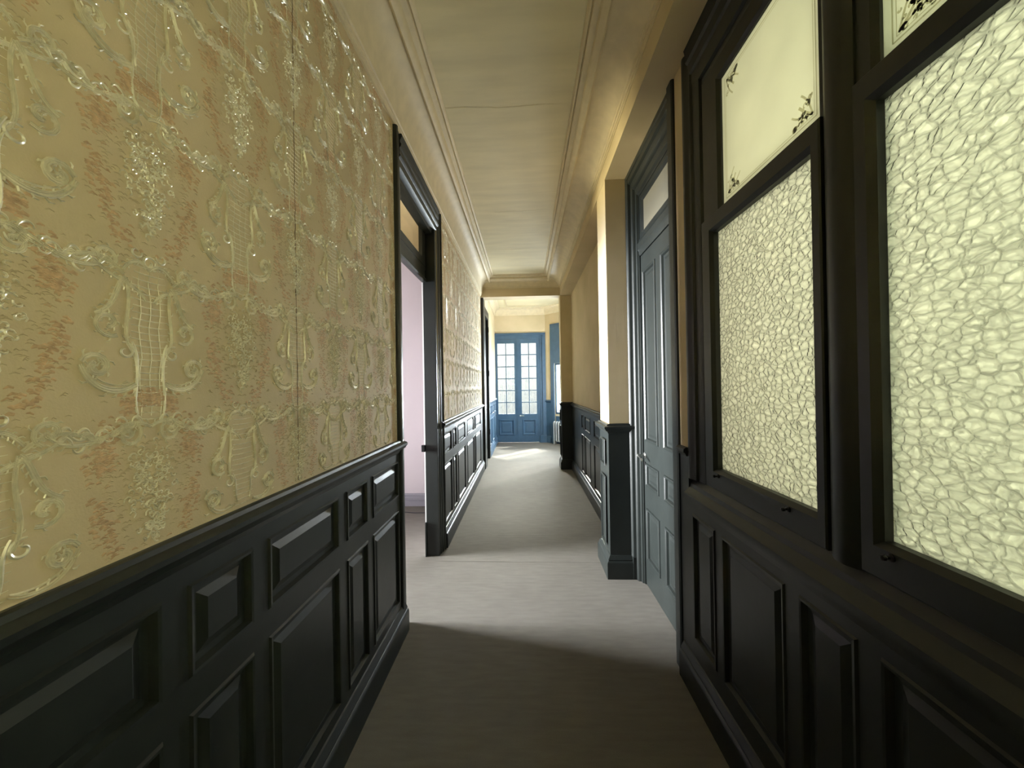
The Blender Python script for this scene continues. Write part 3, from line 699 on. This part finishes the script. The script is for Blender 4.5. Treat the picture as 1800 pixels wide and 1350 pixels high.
for a in ((.19, .30, 0, 3.06), (.88, .97, 0, 3.06), (.30, .88, 2.05, 3.06)): fbox(bm, frS, *a, 0, .035)
part('window_frame', bm, GLAREPAINT, w7)
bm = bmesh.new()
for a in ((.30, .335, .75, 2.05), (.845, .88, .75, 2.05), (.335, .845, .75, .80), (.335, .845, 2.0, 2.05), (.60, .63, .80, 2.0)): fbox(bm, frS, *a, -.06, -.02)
part('sash', bm, GLAREPAINT, w7)
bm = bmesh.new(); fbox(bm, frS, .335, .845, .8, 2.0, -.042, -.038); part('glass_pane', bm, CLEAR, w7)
dd = obj('trim_24', (lambda b: (fbox(b, frS, 0, .19, 0, 1.10, 0, .015), fbox(b, frS, .335, .845, 0, .70, 0, .015), b)[2])(bmesh.new()), GLAREPAINT)
bm = extrude(bmesh.new(), DADO_RAIL, frS.p(0, 1.08, .01), frS.p(.19, 1.08, .01), nn, (0, 0, 1)); obj('dado_rail', bm, GLAREPAINT, dd, smooth=True)
bm = extrude(bmesh.new(), BASE, frS.p(0, 0, .015), frS.p(.19, 0, .015), nn, (0, 0, 1)); obj('baseboard_splay', bm, GLAREPAINT, smooth=True)
# right wall of the end room with a tall window
bm = bmesh.new()
for b in ((1.24, 1.34, 6.85, 7.3, 0, 3.52), (1.24, 1.34, 8.7, YE - .68, 0, 3.52), (1.24, 1.34, 7.3, 8.7, 0, .8), (1.24, 1.34, 7.3, 8.7, 2.7, 3.52)): box(bm, *b)
obj('wall_right_end', bm, PAPER)
obj('wall_end_near', B(XB + .1, 1.34, YB + .1, YB + .25, 0, 3.52), PAPER)
w8 = empty('window_8', (1.29, 8.0, .8)); bm = bmesh.new(); ring_frame(bm, 1.235, 1.33, 7.3, 8.7, .8, 2.7, 7.38, 8.62, .9, 2.6, lip=0)
box(bm, 1.26, 1.31, 7.97, 8.03, .9, 2.6); part('window_frame', bm, GLAREPAINT, w8)
# curtains: sheer lace
def curtain_bm(p, u0, u1, z0, z1, amp, waves, nu=60, nz=6):
    bm = bmesh.new(); g = []
    for i in range(nu + 1):
        row = []
        for j in range(nz + 1):
            u = u0 + (u1 - u0) * i / nu; z = z0 + (z1 - z0) * j / nz
            row.append(bm.verts.new(p(u, z, amp * math.sin(2 * math.pi * waves * i / nu) * (1 - .3 * j / nz))))
        g.append(row)
    for i in range(nu):
        for j in range(nz): bm.faces.new((g[i][j], g[i + 1][j], g[i + 1][j + 1], g[i][j + 1]))
    return bm
frW8 = Frame((1.37, 0, 0), (0, 1, 0), (-1, 0, 0))
for i, (nm, a, b, lb) in enumerate((('lace_curtain', 7.25, 8.75, 'wide sheer lace curtain over the side window of the bright end room'),)):
    o = obj(nm, curtain_bm(frW8.p, a, b, .78, 2.72, .012, 14), DENSE, smooth='all', kind=False, flip=False); o['label'] = lb; o['category'] = 'curtain'
for a, b, lb in ((.30, .42, 'narrow white sheer curtain on the corner window, the half nearer the glazed double door'), (.53, .88, 'narrow white sheer curtain on the corner window, the half farther from the glazed double door')):
    o = obj('sheer_curtain', curtain_bm(frS.p, a, b, .76, 2.04, .006, 5), SHEER, smooth='all', kind=False, flip=False); o.data.transform(Matrix.Translation(nn * -.075)); o['label'] = lb; o['category'] = 'curtain'; o['group'] = 'sheer curtains on the corner window'
# cornice, ceiling bead of the end room
COR_E = [(0, 3.34), (.015, 3.34), (.02, 3.36), (.03, 3.365), (.04, 3.42), (.08, 3.48), (.14, 3.50), (.15, 3.522), (0, 3.522)]
bm = extrude(bmesh.new(), COR_E, (XL, YE, 0), (.545, YE, 0), (0, -1, 0), (0, 0, 1), 1, .41); obj('trim_25', bm, CORNICE, smooth=True)
bm = extrude(bmesh.new(), COR_E, (XL, 6.85, 0), (XL, YE, 0), (1, 0, 0), (0, 0, 1), 0, 1); obj('trim_26', bm, CORNICE, smooth=True)
bm = extrude(bmesh.new(), COR_E, tuple(P0), tuple(P1), tuple(nn), (0, 0, 1), .41, .41); obj('trim_27', bm, CORNICE, smooth=True)
bm = bmesh.new(); pr = [(0, 3.50), (.03, 3.50), (.03, 3.522), (0, 3.522)]
extrude(bm, pr, (XL + .33, YE - .33, 0), (.40, YE - .33, 0), (0, -1, 0), (0, 0, 1)); extrude(bm, pr, (XL + .33, 6.9, 0), (XL + .33, YE - .33, 0), (1, 0, 0), (0, 0, 1)); obj('trim_28', bm, CORNICE)

# ---- door 4: glazed double door
d4 = empty('door_4', (-.19, YE, 0)); frF = Frame((0, YE - .012, 0), (1, 0, 0), (0, -1, 0))
bm = bmesh.new()
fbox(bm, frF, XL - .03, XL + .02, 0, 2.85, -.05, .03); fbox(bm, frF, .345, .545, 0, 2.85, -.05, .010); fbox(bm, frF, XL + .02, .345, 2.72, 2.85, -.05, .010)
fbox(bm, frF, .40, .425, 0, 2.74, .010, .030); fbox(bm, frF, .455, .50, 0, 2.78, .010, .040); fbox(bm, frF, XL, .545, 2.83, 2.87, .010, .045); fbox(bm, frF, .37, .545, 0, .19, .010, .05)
part('door_frame', bm, GLAREPAINT, d4)
def leaf(x0, x1, g0, g1, handle):
    n = 6; z0, z1 = .752, 2.605; bar = .011; rects = []
    cw = (g1 - g0 - 2 * bar) / 2; ch = (z1 - z0 - bar * 2 * (n - 1)) / n
    cells = []
    for i in range(2):
        for j in range(n):
            a = g0 + i * (cw + 2 * bar); c = z0 + j * (ch + 2 * bar); cells.append((a, a + cw, c, c + ch))
    pan = (g0 + .01, g1 - .02, .19, .61)
    # open holes: build as bars
    bm = bmesh.new()
    fbox(bm, frF, x0, g0, .008, 2.715, -.04, 0); fbox(bm, frF, g1, x1, .008, 2.715, -.04, 0)
    fbox(bm, frF, g0, g1, 2.605, 2.715, -.04, 0); fbox(bm, frF, g0, g1, .61, .752, -.04, 0); fbox(bm, frF, g0, g1, .008, .19, -.04, 0)
    fbox(bm, frF, g0, g0 + .01, .19, .61, -.04, 0); fbox(bm, frF, g1 - .02, g1, .19, .61, -.04, 0)
    lf = part('door_leaf', bm, GLAREPAINT, d4)
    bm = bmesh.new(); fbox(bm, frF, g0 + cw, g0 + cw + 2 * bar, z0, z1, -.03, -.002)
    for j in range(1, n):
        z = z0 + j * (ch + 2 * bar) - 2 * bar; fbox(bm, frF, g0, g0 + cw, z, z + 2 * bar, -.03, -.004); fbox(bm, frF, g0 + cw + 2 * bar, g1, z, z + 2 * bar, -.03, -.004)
    part('glazing_bars', bm, GLAREPAINT, lf)
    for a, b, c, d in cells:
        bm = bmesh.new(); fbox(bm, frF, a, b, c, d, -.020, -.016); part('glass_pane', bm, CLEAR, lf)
    bm = bmesh.new(); ring_panel(bm, frF, pan, [(0, 0), (.008, .014), (.03, .016), (.05, -.010), (.075, -.012), (.09, -.004)]); part('raised_panel', bm, GLAREPAINT, lf, flip=False)
    fl = bmesh.new(); fbox(fl, frF, pan[0], pan[1], pan[2], pan[3], -.04, -.02); part('panel_back', fl, GLAREPAINT, lf)
    if handle:
        xh = x0 + .05
        bm = lathe(bmesh.new(), [(.014, 0), (.014, .006), (.008, .01), (.008, .04), (.018, .045), (.018, .06), (.004, .066)], tuple(frF.p(xh, .70, 0)), (0, -1, 0), (0, 0, 1), 16)
        tube(bm, [frF.p(xh, .70, .05), frF.p(xh + .05, .702, .052), frF.p(xh + .10, .70, .05)], .007, 8); part('door_handle', bm, METAL, lf, smooth=True)
leaf(XL + .02, -.192, -.715, -.273, False)
leaf(-.188, .345, -.094, .300, True)
part('meeting_bead', (lambda b: (fbox(b, frF, -.215, -.165, .01, 2.71, 0, .018), b)[1])(bmesh.new()), GLAREPAINT, d4)
for a, b, lb in ((-.73, -.255, 'patterned lace curtain behind the panes of the double door leaf beside the far panelled dado'), (-.11, .32, 'patterned lace curtain behind the panes of the double door leaf with the handle')):
    o = obj('lace_curtain', curtain_bm(frF.p, a, b, .73, 2.63, .008, 9), LACE, smooth='all', kind=False, flip=False); o.data.transform(Matrix.Translation((0, .065, 0))); o['label'] = lb; o['category'] = 'curtain'; o['group'] = 'lace curtains on the double door'

# ---- radiator under the corner window
rd = thing('column_radiator', 'small grey column radiator under the corner window of the bright end room', 'radiator', tuple(frS.p(.60, 0, .10)))
for k in range(7):
    u = .36 + k * .075; bm = bmesh.new()
    for d in (.06, .13):
        tube(bm, [frS.p(u, .08, d), frS.p(u, .12, d), frS.p(u, .50, d), frS.p(u, .54, d)], .017, 10)
    tube(bm, [frS.p(u, .50, .06), frS.p(u, .555, .07), frS.p(u, .565, .095), frS.p(u, .555, .12), frS.p(u, .50, .13)], .02, 10)
    tube(bm, [frS.p(u, .10, .06), frS.p(u, .075, .08), frS.p(u, .075, .11), frS.p(u, .10, .13)], .02, 10)
    part('radiator_column', bm, RADMAT, rd, smooth=True)
for k in (0, 6):
    bm = bmesh.new(); fbox(bm, frS, .35 + k * .075, .37 + k * .075, 0, .08, .05, .14); part('radiator_foot', bm, RADMAT, rd)
